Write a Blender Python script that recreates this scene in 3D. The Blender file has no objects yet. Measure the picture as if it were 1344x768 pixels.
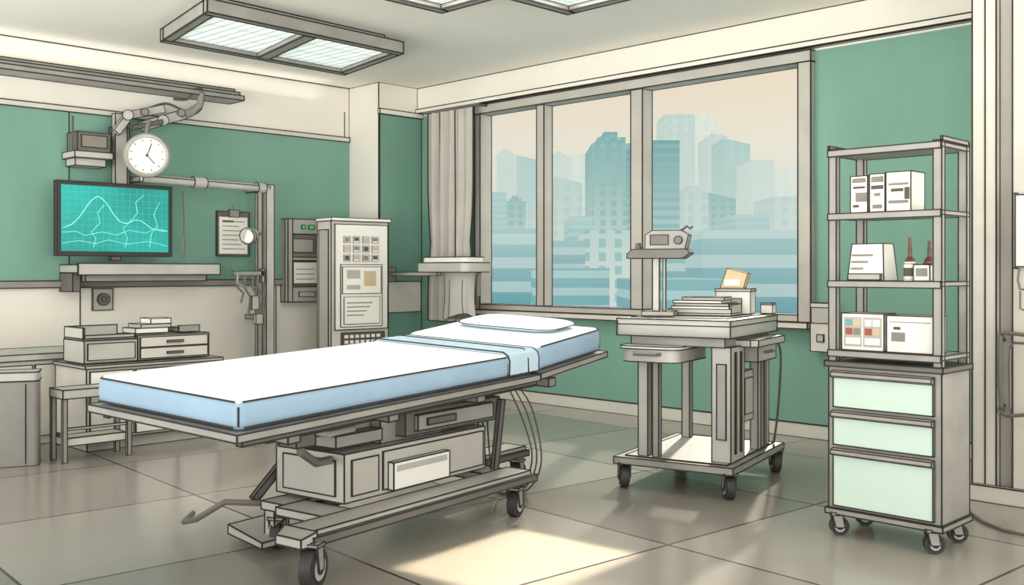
import bpy,bmesh,math,random
from mathutils import Vector,Matrix
random.seed(4)
SC=bpy.context.scene; COL=SC.collection
try: SC.view_settings.view_transform='Standard'
except Exception: pass
F=1325.0; V0=355.0; S=math.sqrt(.5)
CAM=Vector((7.94,-6.63,1.2)); FW=Vector((-S,S,0)); RT=Vector((S,S,0))
def ray(u,v): return FW+RT*((u-672)/F)+Vector((0,0,(V0-v)/F))
def hx(u,v,X): d=ray(u,v); return CAM+d*((X-CAM.x)/d.x)
def hy(u,v,Y): d=ray(u,v); return CAM+d*((Y-CAM.y)/d.y)
def hz(u,v,Z): d=ray(u,v); return CAM+d*((Z-CAM.z)/d.z)
def camw(x,d,z=0): return Vector((CAM.x+S*(x-d),CAM.y+S*(x+d),z))
# ---------------------------------------------------------------- materials
def lin(c):
    r=[]
    for x in c:
        x=x/255.0; r.append(x/12.92 if x<=.04045 else ((x+.055)/1.055)**2.4)
    return r
def rgba(c,k=1.0):
    l=lin(c); return (min(1,l[0]*k),min(1,l[1]*k),min(1,l[2]*k),1)
def mat(name,c,rough=.6,metal=0.0,var=.12,scale=4.0,stretch=(1,1,1),emit=0.0):
    m=bpy.data.materials.new(name); m.use_nodes=True; n=m.node_tree.nodes; L=m.node_tree.links
    b=n['Principled BSDF']; b.inputs['Roughness'].default_value=rough; b.inputs['Metallic'].default_value=metal
    geo=n.new('ShaderNodeNewGeometry'); mp=n.new('ShaderNodeMapping'); mp.inputs['Scale'].default_value=stretch
    L.new(geo.outputs['Position'],mp.inputs['Vector'])
    t=n.new('ShaderNodeTexNoise'); t.inputs['Scale'].default_value=scale; t.inputs['Detail'].default_value=5
    L.new(mp.outputs['Vector'],t.inputs['Vector'])
    r=n.new('ShaderNodeValToRGB'); e=r.color_ramp.elements
    e[0].position=.3; e[0].color=rgba(c,1-var); e[1].position=.7; e[1].color=rgba(c,1+var)
    L.new(t.outputs['Fac'],r.inputs['Fac']); L.new(r.outputs['Color'],b.inputs['Base Color'])
    if emit:
        L.new(r.outputs['Color'],b.inputs['Emission Color']); b.inputs['Emission Strength'].default_value=emit
    return m
M={}
M['ink']=mat('ink',(50,46,42),.9,var=.05)
M['cream']=mat('cream_wall',(228,223,212),.8,var=.05,scale=1.2)
M['ceil']=mat('ceiling_paint',(244,240,230),.9,var=.03,scale=.8)
M['green']=mat('green_wall',(116,157,141),.8,var=.09,scale=1.6,stretch=(1,1,.35))
M['trim']=mat('trim_grey',(142,138,130),.6,var=.1)
M['pale']=mat('pale_trim',(204,199,188),.7,var=.06)
M['frame']=mat('window_frame',(176,171,162),.55,var=.08)
M['curtain']=mat('curtain_cloth',(178,173,165),.9,var=.08)
M['steel']=mat('steel',(152,149,143),.4,.12,var=.14,scale=5)
M['steel_l']=mat('light_steel',(184,181,174),.42,.1,var=.1)
M['steel_d']=mat('dark_steel',(106,102,97),.45,.15,var=.14)
M['bin']=mat('bin_metal',(138,134,128),.5,.1,var=.08)
M['black']=mat('black_rubber',(54,52,50),.6,var=.1)
M['white']=mat('white_plastic',(232,229,222),.5,var=.03)
M['grey']=mat('grey_plastic',(176,172,164),.55,var=.06)
M['sheet']=mat('white_sheet',(236,240,243),.85,var=.02)
M['blue']=mat('blue_sheet',(144,170,190),.85,var=.06)
M['blue_l']=mat('pale_blue_sheet',(178,200,214),.85,var=.05)
M['pillow']=mat('pillow_cloth',(204,222,233),.85,var=.04)
M['mint']=mat('mint_panel',(202,223,210),.5,var=.03)
M['paper']=mat('paper',(236,232,222),.9,var=.03)
M['mark']=mat('print_grey',(136,129,121),.9,var=.1)
M['dark']=mat('print_dark',(88,82,76),.9,var=.1)
M['red']=mat('print_red',(160,84,66),.8,var=.1)
M['teal']=mat('print_teal',(112,160,160),.8,var=.1)
M['olive']=mat('print_sand',(200,180,146),.8,var=.1)
M['bundle']=mat('tan_paper',(206,184,146),.7,var=.08)
M['bottle']=mat('brown_glass',(92,58,44),.25,var=.1)
M['screen']=mat('screen_teal',(30,146,140),.35,var=.22,scale=1.6,emit=.5)
M['trace']=mat('screen_trace',(150,226,212),.5,var=.03,emit=.45)
M['grid']=mat('screen_grid',(66,178,168),.5,var=.03,emit=.38)
M['signal']=mat('signal_green',(60,170,110),.4,var=.05,emit=.4)
def floor_mat():
    m=bpy.data.materials.new('floor_tiles'); m.use_nodes=True; n=m.node_tree.nodes; L=m.node_tree.links; b=n['Principled BSDF']
    geo=n.new('ShaderNodeNewGeometry'); br=n.new('ShaderNodeTexBrick'); mp=n.new('ShaderNodeMapping')
    mp.inputs['Location'].default_value=(.25,.35,0); mp.inputs['Rotation'].default_value=(0,0,math.radians(4))
    br.offset=0; br.inputs['Scale'].default_value=1; br.inputs['Brick Width'].default_value=1.15; br.inputs['Row Height'].default_value=1.15
    br.inputs['Mortar Size'].default_value=.007; br.inputs['Mortar Smooth'].default_value=0; br.inputs['Bias'].default_value=0
    br.inputs['Color1'].default_value=rgba((168,162,152)); br.inputs['Color2'].default_value=rgba((136,130,121)); br.inputs['Mortar'].default_value=rgba((66,61,56))
    L.new(geo.outputs['Position'],mp.inputs['Vector']); L.new(mp.outputs['Vector'],br.inputs['Vector'])
    t=n.new('ShaderNodeTexNoise'); t.inputs['Scale'].default_value=.9; t.inputs['Detail'].default_value=3; L.new(geo.outputs['Position'],t.inputs['Vector'])
    mx=n.new('ShaderNodeMix'); mx.data_type='RGBA'; mx.blend_type='MULTIPLY'; mx.inputs[0].default_value=.3
    L.new(br.outputs['Color'],mx.inputs[6])
    rp=n.new('ShaderNodeValToRGB'); rp.color_ramp.elements[0].color=(.6,.6,.6,1); rp.color_ramp.elements[1].color=(1,1,1,1)
    L.new(t.outputs['Fac'],rp.inputs['Fac']); L.new(rp.outputs['Color'],mx.inputs[7])
    L.new(mx.outputs[2],b.inputs['Base Color']); b.inputs['Roughness'].default_value=.2
    return m
M['floor']=floor_mat()
def glass_mat():
    m=bpy.data.materials.new('window_glass'); m.use_nodes=True; n=m.node_tree.nodes; L=m.node_tree.links
    for x in list(n):
        if x.type!='OUTPUT_MATERIAL': n.remove(x)
    o=n['Material Output']; t=n.new('ShaderNodeBsdfTransparent'); t.inputs['Color'].default_value=(.985,.99,.99,1)
    g=n.new('ShaderNodeBsdfGlossy'); g.inputs['Roughness'].default_value=.35
    mx=n.new('ShaderNodeMixShader'); mx.inputs[0].default_value=.01
    L.new(t.outputs[0],mx.inputs[1]); L.new(g.outputs[0],mx.inputs[2]); L.new(mx.outputs[0],o.inputs['Surface'])
    return m
M['glass']=glass_mat()
def panel_mat():
    m=bpy.data.materials.new('lamp_diffuser'); m.use_nodes=True; n=m.node_tree.nodes; L=m.node_tree.links; b=n['Principled BSDF']
    geo=n.new('ShaderNodeNewGeometry'); w=n.new('ShaderNodeTexBrick'); w.offset=0
    mp=n.new('ShaderNodeMapping'); mp.inputs['Rotation'].default_value=(0,0,math.radians(-2)); L.new(geo.outputs['Position'],mp.inputs['Vector'])
    w.inputs['Scale'].default_value=1; w.inputs['Brick Width'].default_value=.26; w.inputs['Row Height'].default_value=.085
    w.inputs['Mortar Size'].default_value=.009; w.inputs['Mortar Smooth'].default_value=.1
    w.inputs['Color1'].default_value=rgba((246,250,246)); w.inputs['Color2'].default_value=rgba((230,243,238)); w.inputs['Mortar'].default_value=rgba((172,190,185))
    L.new(mp.outputs['Vector'],w.inputs['Vector']); L.new(w.outputs['Color'],b.inputs['Base Color']); L.new(w.outputs['Color'],b.inputs['Emission Color'])
    b.inputs['Emission Strength'].default_value=.62
    return m
M['diff']=panel_mat()
def city_mat(name,top,bot,z0,z1,stripe=None,step=3.0,vert=False,em=.96,grid=0):  # aerial haze is painted in: facade colours fade with height and emit
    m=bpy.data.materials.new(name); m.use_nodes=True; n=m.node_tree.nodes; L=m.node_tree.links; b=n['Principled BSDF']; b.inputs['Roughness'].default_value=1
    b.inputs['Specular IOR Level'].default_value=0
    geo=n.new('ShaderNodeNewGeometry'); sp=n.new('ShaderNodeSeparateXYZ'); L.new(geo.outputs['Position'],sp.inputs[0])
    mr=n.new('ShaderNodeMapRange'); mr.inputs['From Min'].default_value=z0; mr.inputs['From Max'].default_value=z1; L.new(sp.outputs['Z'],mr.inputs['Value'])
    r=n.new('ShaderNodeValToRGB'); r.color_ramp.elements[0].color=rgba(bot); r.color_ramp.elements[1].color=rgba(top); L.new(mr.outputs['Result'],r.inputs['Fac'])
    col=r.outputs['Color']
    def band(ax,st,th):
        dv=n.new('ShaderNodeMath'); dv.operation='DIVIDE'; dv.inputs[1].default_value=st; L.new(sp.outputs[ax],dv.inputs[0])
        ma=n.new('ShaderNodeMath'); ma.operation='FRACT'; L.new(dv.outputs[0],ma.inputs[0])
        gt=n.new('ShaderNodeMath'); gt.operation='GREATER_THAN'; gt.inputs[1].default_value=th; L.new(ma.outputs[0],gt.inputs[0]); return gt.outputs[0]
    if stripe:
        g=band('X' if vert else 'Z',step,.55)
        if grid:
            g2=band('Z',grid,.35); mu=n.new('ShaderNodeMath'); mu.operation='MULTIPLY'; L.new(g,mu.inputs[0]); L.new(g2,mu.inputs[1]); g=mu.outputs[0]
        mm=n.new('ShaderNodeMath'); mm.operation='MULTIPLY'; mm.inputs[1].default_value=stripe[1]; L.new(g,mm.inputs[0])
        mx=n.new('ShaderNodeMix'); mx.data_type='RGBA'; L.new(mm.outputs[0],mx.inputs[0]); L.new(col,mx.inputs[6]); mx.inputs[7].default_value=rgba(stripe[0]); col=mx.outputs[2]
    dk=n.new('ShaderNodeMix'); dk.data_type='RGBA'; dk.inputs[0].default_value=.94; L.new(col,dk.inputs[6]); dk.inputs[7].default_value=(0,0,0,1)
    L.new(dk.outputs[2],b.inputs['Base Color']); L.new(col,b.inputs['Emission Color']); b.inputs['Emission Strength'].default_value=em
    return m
# ---------------------------------------------------------------- mesh builder
class MB:
    def __init__(s,ink=.004): s.v=[];s.f=[];s.m=[];s.sg=[];s.r=ink
    def add(s,vs,fs,mi=0):
        o=len(s.v); s.v+=[Vector(p) for p in vs]; s.f+=[tuple(i+o for i in f) for f in fs]
        s.m+=(mi if isinstance(mi,list) else [mi]*len(fs))
    def seg(s,a,b): s.sg.append((Vector(a),Vector(b)))
    def hexa(s,c,mi=0,ink=True):
        s.add(c,[(0,3,2,1),(4,5,6,7),(0,1,5,4),(1,2,6,5),(2,3,7,6),(3,0,4,7)],mi)
        if ink and s.r:
            for a,b in ((0,1),(1,2),(2,3),(3,0),(4,5),(5,6),(6,7),(7,4),(0,4),(1,5),(2,6),(3,7)): s.seg(c[a],c[b])
        return s
    def box(s,x0,x1,y0,y1,z0,z1,mi=0,ink=True):
        return s.hexa([(x0,y0,z0),(x1,y0,z0),(x1,y1,z0),(x0,y1,z0),(x0,y0,z1),(x1,y0,z1),(x1,y1,z1),(x0,y1,z1)],mi,ink)
    def bar(s,a,b,w,h,mi=0,ink=True):
        a=Vector(a);b=Vector(b);d=(b-a).normalized(); up=Vector((0,0,1)) if abs(d.z)<.9 else Vector((1,0,0))
        sx=d.cross(up).normalized()*w/2; sy=sx.cross(d).normalized()*h/2
        return s.hexa([a-sx-sy,a+sx-sy,a+sx+sy,a-sx+sy,b-sx-sy,b+sx-sy,b+sx+sy,b-sx+sy],mi,ink)
    def prism(s,pts,lo,hi,axis='z',mi=0,ink=True,sharp=.6):
        mp={'z':lambda a,b,h:(a,b,h),'y':lambda a,b,h:(a,h,b),'x':lambda a,b,h:(h,a,b)}[axis]; n=len(pts)
        A=[mp(a,b,lo) for a,b in pts]; B=[mp(a,b,hi) for a,b in pts]
        s.add(A+B,[tuple(range(n)),tuple(range(n,2*n))]+[(i,(i+1)%n,n+(i+1)%n,n+i) for i in range(n)],mi)
        if ink and s.r:
            for i in range(n):
                j=(i+1)%n; s.seg(A[i],A[j]); s.seg(B[i],B[j])
                p=Vector(pts[i])-Vector(pts[i-1]); q=Vector(pts[j])-Vector(pts[i])
                if p.length and q.length and p.angle(q)>sharp: s.seg(A[i],B[i])
        return s
    def tube(s,pts,r,seg=8,mi=0,ink=False):
        pts=[Vector(p) for p in pts]; n=len(pts); rr=r if isinstance(r,(list,tuple)) else [r]*n
        vs=[];fs=[];nrm=None
        for i,p in enumerate(pts):
            d=(pts[min(i+1,n-1)]-pts[max(i-1,0)]).normalized()
            if nrm is None: nrm=d.orthogonal().normalized()
            else:
                nrm=(nrm-d*nrm.dot(d)); nrm=nrm.normalized() if nrm.length>1e-6 else d.orthogonal().normalized()
            bn=d.cross(nrm)
            for k in range(seg):
                a=2*math.pi*k/seg; vs.append(p+(nrm*math.cos(a)+bn*math.sin(a))*rr[i])
        for i in range(n-1):
            for k in range(seg):
                k2=(k+1)%seg; fs.append((i*seg+k,i*seg+k2,(i+1)*seg+k2,(i+1)*seg+k))
        fs.append(tuple(range(seg))); fs.append(tuple((n-1)*seg+k for k in range(seg)))
        s.add(vs,fs,mi)
        if ink and s.r:
            for e in (0,n-1):
                for k in range(seg): s.seg(vs[e*seg+k],vs[e*seg+(k+1)%seg])
        return s
    def cyl(s,a,b,r,r2=None,seg=16,mi=0,ink=True):
        return s.tube([a,b],[r,r if r2 is None else r2],seg,mi,ink)
    def ring(s,c,ax,R,r,seg=24,mi=0):
        c=Vector(c);ax=Vector(ax).normalized();p=ax.orthogonal().normalized();q=ax.cross(p)
        s.tube([c+(p*math.cos(2*math.pi*i/seg)+q*math.sin(2*math.pi*i/seg))*R for i in range(seg+1)],r,6,mi); return s
    def lathe(s,prof,c=(0,0,0),seg=20,mi=0,inkz=()):
        c=Vector(c);vs=[];fs=[];n=len(prof)
        for r,z in prof:
            for k in range(seg):
                a=2*math.pi*k/seg; vs.append(c+Vector((r*math.cos(a),r*math.sin(a),z)))
        for i in range(n-1):
            for k in range(seg):
                k2=(k+1)%seg; fs.append((i*seg+k,i*seg+k2,(i+1)*seg+k2,(i+1)*seg+k))
        fs.append(tuple(range(seg))); fs.append(tuple((n-1)*seg+k for k in range(seg)))
        s.add(vs,fs,mi)
        for i in inkz:
            for k in range(seg): s.seg(vs[i*seg+k],vs[i*seg+(k+1)%seg])
        return s
    def rbox(s,x0,x1,y0,y1,z0,z1,r=.02,seg=3,mi=0,top=None):
        b=bmesh.new(); bmesh.ops.create_cube(b,size=1)
        for v in b.verts: v.co=Vector(((x0+x1)/2+v.co.x*(x1-x0),(y0+y1)/2+v.co.y*(y1-y0),(z0+z1)/2+v.co.z*(z1-z0)))
        bmesh.ops.bevel(b,geom=list(b.edges),offset=r,segments=seg,affect='EDGES',profile=.5)
        b.verts.index_update(); b.normal_update()
        mm=[(top if (top is not None and f.normal.z>.6) else mi) for f in b.faces]
        s.add([v.co.copy() for v in b.verts],[tuple(v.index for v in f.verts) for f in b.faces],mm); b.free(); return s
    def blob(s,c,sx,sy,sz,p=.5,nu=24,nv=12,mi=0):
        vs=[];fs=[];c=Vector(c); sg=lambda t,e: math.copysign(abs(t)**e,t)
        for i in range(nv+1):
            b=-math.pi/2+math.pi*i/nv
            for k in range(nu):
                a=2*math.pi*k/nu; cb=max(math.cos(b),.001)
                vs.append(c+Vector((sx*cb**.7*sg(math.cos(a),p),sy*cb**.7*sg(math.sin(a),p),sz*math.sin(b))))
        for i in range(nv):
            for k in range(nu): fs.append((i*nu+k,i*nu+(k+1)%nu,(i+1)*nu+(k+1)%nu,(i+1)*nu+k))
        s.add(vs,fs,mi); return s
    def map(s,fn):
        s.v=[Vector(fn(p)) for p in s.v]; s.sg=[(Vector(fn(a)),Vector(fn(b))) for a,b in s.sg]; return s
    def build(s,name,mats,parent=None,label=None):
        mats=[M[x] if isinstance(x,str) else x for x in (mats if isinstance(mats,list) else [mats])]; ni=len(mats); r=s.r
        for a,b in s.sg:
            d=b-a
            if d.length<1e-5: continue
            d.normalize(); p=d.orthogonal().normalized(); q=d.cross(p); a=a-d*r*.6; b=b+d*r*.6
            s.add([a+p*r,a+q*r,a-p*r,a-q*r,b+p*r,b+q*r,b-p*r,b-q*r],[(0,1,5,4),(1,2,6,5),(2,3,7,6),(3,0,4,7),(0,3,2,1),(4,5,6,7)],ni)
        me=bpy.data.meshes.new(name); me.from_pydata([tuple(v) for v in s.v],[],s.f)
        for m in mats: me.materials.append(m)
        if s.sg: me.materials.append(M['ink'])
        me.polygons.foreach_set('material_index',s.m)
        b=bmesh.new(); b.from_mesh(me); bmesh.ops.recalc_face_normals(b,faces=list(b.faces)); b.to_mesh(me); b.free()
        me.polygons.foreach_set('use_smooth',[True]*len(me.polygons)); me.set_sharp_from_angle(angle=.62); me.update()
        o=bpy.data.objects.new(name,me); COL.objects.link(o)
        if parent: o.parent=parent
        if label: o['label']=label
        return o
def thing(name,label,cat,loc=(0,0,0),rot=0,group=None):
    o=bpy.data.objects.new(name,None); COL.objects.link(o); o.empty_display_size=.1
    o.location=loc; o.rotation_euler=(0,0,math.radians(rot)); o['label']=label; o['category']=cat
    if group: o['group']=group
    return o
def single(mb,name,mats,label,cat,loc=(0,0,0),rot=0,group=None):
    o=mb.build(name,mats); o.location=loc; o.rotation_euler=(0,0,math.radians(rot)); o['label']=label; o['category']=cat
    if group: o['group']=group
    return o
def struct(mb,name,mats,parent=None):
    o=mb.build(name,mats,parent)
    if not parent: o['kind']='structure'
    return o
def boxL(u0,u1,v0,v1,X):
    y0=hx(u0,355,X).y;y1=hx(u1,355,X).y;um=(u0+u1)/2; zt=hx(um,v0,X).z; zb=hx(um,v1,X).z
    return Vector((X,(y0+y1)/2,zb)),y1-y0,zt-zb
def pbox(parent,name,mats,bx,ink=.004,label=None):
    b=MB(ink); b.box(*bx); return b.build(name,mats,parent,label)
def caster(parent,x,y,r,z_top,ang=0,w=.03):
    f=MB(.003); c=Vector((x,y,r)); ca,sa=math.cos(ang),math.sin(ang)
    def loc(a,b,z): return (x+a*ca-b*sa,y+a*sa+b*ca,z)
    for sd in (-1,1):
        b0=sd*(w/2+.008)
        f.hexa([loc(-.02,b0-.003,r*.9),loc(.02,b0-.003,r*.9),loc(.02,b0+.003,r*.9),loc(-.02,b0+.003,r*.9),
                loc(-.035,b0-.003,2*r+.01),loc(.01,b0-.003,2*r+.01),loc(.01,b0+.003,2*r+.01),loc(-.035,b0+.003,2*r+.01)])
    f.hexa([loc(-.04,-w/2-.014,2*r+.008),loc(.02,-w/2-.014,2*r+.008),loc(.02,w/2+.014,2*r+.008),loc(-.04,w/2+.014,2*r+.008),
            loc(-.04,-w/2-.014,2*r+.02),loc(.02,-w/2-.014,2*r+.02),loc(.02,w/2+.014,2*r+.02),loc(-.04,w/2+.014,2*r+.02)])
    f.cyl(loc(-.012,0,2*r+.018),loc(-.012,0,max(z_top,2*r+.022)),.014,seg=10)
    o=f.build('caster','steel',parent)
    wl=MB(.003); a=loc(0,-w/2,r); b=loc(0,w/2,r)
    wl.cyl(a,b,r,seg=24,mi=0,ink=False); a2=loc(0,-w/2-.004,r); b2=loc(0,w/2+.004,r)
    wl.cyl(a2,b2,r*.66,seg=20,mi=1); a3=loc(0,-w/2-.007,r); b3=loc(0,w/2+.007,r); wl.cyl(a3,b3,r*.30,seg=12,mi=0)
    wl.build('wheel',['black','grey'],o)
    return o
# ================================================================= ROOM
CZ=3.05; XL=-.49
struct(MB(0).box(XL-.15,10,-8,.15,-.1,0,ink=False),'floor','floor')
struct(MB(0).box(XL-.15,9.5,-5.3,.15,CZ,CZ+.1,ink=False),'ceiling','ceil')
b=MB(.006); b.box(XL-.15,XL,-6.5,.15,0,CZ,0,ink=False)
b.box(XL,XL+.008,-6.5,-.545,1.10,2.54,1,ink=False)
b.seg((XL+.008,-6.5,2.54),(XL+.008,-.55,2.54)); b.seg((XL+.01,-6.5,CZ-.004),(XL+.01,-.55,CZ-.004))
y88=hx(90,300,XL).y; b.seg((XL+.008,y88,1.12),(XL+.008,y88,2.54)); b.seg((XL,-.6,1.1),(XL,-.6,2.8))
for uu in (105,362): yk=hx(uu,420,XL).y; b.seg((XL+.001,yk,.1),(XL+.001,yk,1.06))
struct(b,'wall_left',['cream','green'])
WX0,WX1,WZ0,WZ1=.86,4.37,.83,2.74
b=MB(.006)
for x0,x1,z0,z1 in ((0,WX0,0,2.77),(WX1,5.9,0,2.77),(WX0,WX1,0,WZ0),(WX0,WX1,WZ1,2.77)): b.box(x0,x1,0,.15,z0,z1,1,ink=False)
b.box(0,5.9,0,.15,2.77,CZ,0,ink=False); b.seg((.004,-.004,0),(.004,-.004,CZ))
struct(b,'wall_back',['cream','green'])
b=MB(.006); b.box(XL,0,-.543,.15,0,CZ,0); b.box(0,.008,-.535,-.004,0,.78,1); b.box(0,.008,-.535,-.004,1.09,2.74,1); b.box(0,.03,-.55,0,2.74,2.79,0)
struct(b,'wall_corner_column',['cream','green'])
b=MB(.005); b.box(5.9,6.02,-1.17,.15,0,CZ); b.box(6.02,6.10,-1.12,.15,0,CZ,1); b.box(6.10,9.5,-1.17,.15,0,CZ); b.seg((5.965,-1.17,.09),(5.965,-1.17,CZ)); struct(b,'wall_right',['pale','grey'])  # shade of the recess is painted in as the grey strip
b=MB(.006); b.box(.0,5.9,-.05,0,2.79,CZ-.002); b.box(0,5.9,-.075,-.05,2.79,2.83); struct(b,'trim_1','cream')
b=MB(.006); b.box(XL+.008,XL+.03,-6.5,-.55,1.06,1.115); struct(b,'trim_2','trim')
b=MB(.006); ye=hx(322,130,-.2).y
b.box(XL,-.22,-6.5,ye,2.735,2.775); b.box(XL,-.26,-6.5,ye-.02,2.78,2.81); b.box(XL,-.30,-6.5,ye-.05,2.815,2.84); struct(b,'trim_3','steel')
b=MB(.006); b.box(XL,XL+.02,-6.5,-.55,2.50,2.545); struct(b,'trim_4','pale')
struct(MB(.005).box(0,5.9,-.03,0,0,.10),'baseboard_back','pale')
struct(MB(.005).box(XL,XL+.03,-6.5,-.55,0,.10),'baseboard_left','pale')
b=MB(.005); b.box(5.87,9.5,-1.205,-1.17,0,.085); struct(b,'baseboard_right','pale')
# fixtures on the pale return wall at the right edge
def wr(u,v,Y=-1.25):
    p=hy(u,v,Y); return p
p0=wr(1334,300,-1.20); t=thing('wall_fixture','white wall box with a grey edge and curved hooks above the looped rails','fixture',(p0.x,-1.175,1.2),0)
zt_,zb_=wr(1338,256,-1.2).z-1.2,wr(1338,350,-1.2).z-1.2
b=MB(.004); b.box(0,.34,-.04,0,zb_,zt_); b.build('box','white',t)
b=MB(.003); b.box(-.010,0,-.042,0,zb_-.01,zt_+.01); b.build('edge_strip','steel',t)
q=[wr(u,v,-1.21)-Vector((p0.x,-1.175,1.2)) for u,v in ((1338,352),(1336,368),(1339,380),(1344,380),(1350,380))]
b=MB(.003); b.tube(q,.006,8); b.build('hook','steel_d',t)
q=[wr(u,v,-1.21)-Vector((p0.x,-1.175,1.2)) for u,v in ((1339,382),(1339,405),(1347,408))]
b=MB(.003); b.tube(q,.005,8); b.build('hook','steel_d',t)
r=thing('grab_rail','pair of looped grey metal rails on the pale wall right of the shelf trolley','rail',(6.03,-1.18,0))
def loopt(pts,rad,nm,mt):
    P=[wr(u,v,Y)-Vector((6.03,-1.18,0)) for u,v,Y in pts]
    b=MB(.004); b.tube(P,rad,10); b.build(nm,mt,r)
loopt(((1318,446,-1.125),(1313,440,-1.21),(1317,437,-1.27),(1330,438,-1.28),(1400,446,-1.28)),.010,'rail_bar','steel_d')
loopt(((1326,456,-1.27),(1330,450,-1.28),(1400,454,-1.28)),.007,'rail_bar','steel_d')
loopt(((1313,440,-1.24),(1312,470,-1.25),(1312,510,-1.25),(1314,534,-1.24)),.010,'upright','steel_d')
loopt(((1326,456,-1.26),(1325,480,-1.26),(1326,535,-1.26)),.007,'upright','steel_d')
loopt(((1318,532,-1.125),(1314,542,-1.21),(1322,546,-1.27),(1340,545,-1.28),(1400,540,-1.28)),.010,'rail_bar','steel_d')
# ------------------------------------------------------------- window
w=thing('window_1','','',(0,0,0)); del w['label']; del w['category']; w['kind']='structure'
b=MB(.006); m1,m2=1.69,2.79
b.box(WX0,WX1,-.06,.1,WZ1-.05,WZ1+.03); b.box(WX0+.07,WX1-.10,-.05,.1,WZ0,WZ0+.05)
b.box(WX0,WX0+.07,-.05,.1,WZ0,WZ1-.05); b.box(WX1-.10,WX1,-.06,.1,WZ0,WZ1-.05)
b.box(m1-.045,m1+.045,-.02,.09,WZ0+.05,WZ1-.05); b.box(m2-.06,m2+.06,-.03,.1,WZ0+.05,WZ1-.05)
b.build('window_frame','frame',w)
b=MB(.005); b.box(WX0-.05,WX1,-.11,.02,WZ0-.045,WZ0-.002); b.build('window_sill','pale',w)
for x0,x1 in ((WX0+.07,m1-.045),(m1+.045,m2-.06),(m2+.06,WX1-.10)):
    MB(0).box(x0,x1,.055,.06,WZ0+.05,WZ1-.05,ink=False).build('window_pane','glass',w)
# curtain
b=MB(.006); x0,x1=.31,.97; n=72; zt,zb=2.74,.71; vs=[];fs=[]
def cy(t,h): return -.17+.036*math.sin(t*2*math.pi*5.5)*(.55+.45*h)+.012*math.sin(t*31)
rows=8
for j in range(rows+1):
    h=j/rows; z=zt+(zb-zt)*h
    for i in range(n+1):
        t=i/n; pin=1-.12*math.exp(-((h-.62)/.12)**2); xx=x0+(x1-x0)*(.5+(t-.5)*pin)
        vs.append((xx,cy(t,h),z))
W_=n+1
for j in range(rows):
    for i in range(n): fs.append((j*W_+i,j*W_+i+1,(j+1)*W_+i+1,(j+1)*W_+i))
b.add(vs,fs)
for i in (0,n)+tuple(int(n*(k+.25)/5.5) for k in (1,3)):
    for j in range(rows): b.seg(Vector(vs[j*W_+i])-Vector((0,.003,0)),Vector(vs[(j+1)*W_+i])-Vector((0,.003,0)))
for i in range(n): b.seg(vs[rows*W_+i],vs[rows*W_+i+1])
cu=thing('curtain','grey brown gathered curtain hanging at the left side of the window','curtain')
b.build('cloth','curtain',cu)
b=MB(.003); b.tube([(.24,-.17,2.755),(1.05,-.17,2.755)],.014,8)
for xx in (.26,1.03): b.box(xx-.01,xx+.01,-.17,-.065,2.748,2.765)
b.build('curtain_rod','steel_d',cu)
b=MB(.004); b.box(-.075,.085,-.09,0,.0,.34); b.box(-.065,.075,-.095,-.09,.20,.31,1); b.box(-.02,.03,-.10,-.09,.07,.12,1)
single(b,'control_box',['pale','grey'],'pale control box on the green wall at the right end of the window sill','box',(4.462,-.006,.63))
# ================================================================= CITY
gz=-60
def bld(u0,u1,vt,D,ca,label,deep=18,crown=None,name='tower'):
    p0=CAM+ray(u0,V0)*D; wd=(u1-u0)/F*D; top=1.2+(V0-vt)/F*D
    mid=CAM+ray((u0+u1)/2,V0)*D
    b=MB(0); b.box(-wd/2,wd/2,0,deep,gz,top,ink=False)
    if crown=='step':
        b.box(-wd*.35,wd*.3,1,deep-2,top,top+wd*.16,ink=False); b.box(-wd*.2,wd*.12,2,deep-4,top+wd*.16,top+wd*.3,ink=False)
    elif crown=='slant':
        b.prism([(-wd/2,top),(wd/2,top),(wd/2,top+wd*.08),(-wd/2,top+wd*.3)],0,deep,'y',ink=False)
    elif crown=='mast':
        b.box(-wd*.3,wd*.3,1,deep-2,top,top+wd*.12,ink=False); b.box(-wd*.03,wd*.03,deep/2,deep/2+.5,top+wd*.12,top+wd*.5,ink=False)
    return single(b,name,[ca],label,'building',(mid.x,mid.y,0),45)
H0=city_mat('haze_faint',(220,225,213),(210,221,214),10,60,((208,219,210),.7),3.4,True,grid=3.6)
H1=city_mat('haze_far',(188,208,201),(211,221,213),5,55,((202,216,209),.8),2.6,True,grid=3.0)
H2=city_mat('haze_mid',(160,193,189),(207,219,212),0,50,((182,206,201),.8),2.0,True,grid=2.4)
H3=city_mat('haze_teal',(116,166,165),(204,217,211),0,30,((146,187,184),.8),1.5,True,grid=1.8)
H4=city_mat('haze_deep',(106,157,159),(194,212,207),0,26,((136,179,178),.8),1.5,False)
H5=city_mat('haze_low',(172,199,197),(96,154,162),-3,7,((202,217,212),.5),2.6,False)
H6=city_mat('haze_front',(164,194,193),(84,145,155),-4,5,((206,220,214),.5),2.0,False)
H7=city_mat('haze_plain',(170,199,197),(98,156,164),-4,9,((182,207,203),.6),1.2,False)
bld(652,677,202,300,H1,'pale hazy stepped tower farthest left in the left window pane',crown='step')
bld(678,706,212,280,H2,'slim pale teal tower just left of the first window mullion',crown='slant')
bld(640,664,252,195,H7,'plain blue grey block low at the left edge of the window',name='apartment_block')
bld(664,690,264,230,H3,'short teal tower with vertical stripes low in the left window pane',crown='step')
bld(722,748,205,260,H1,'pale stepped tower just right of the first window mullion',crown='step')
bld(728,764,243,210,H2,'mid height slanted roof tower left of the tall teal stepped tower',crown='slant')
bld(750,776,202,360,H0,'faint cream tower behind the left side of the tall teal stepped tower')
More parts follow.
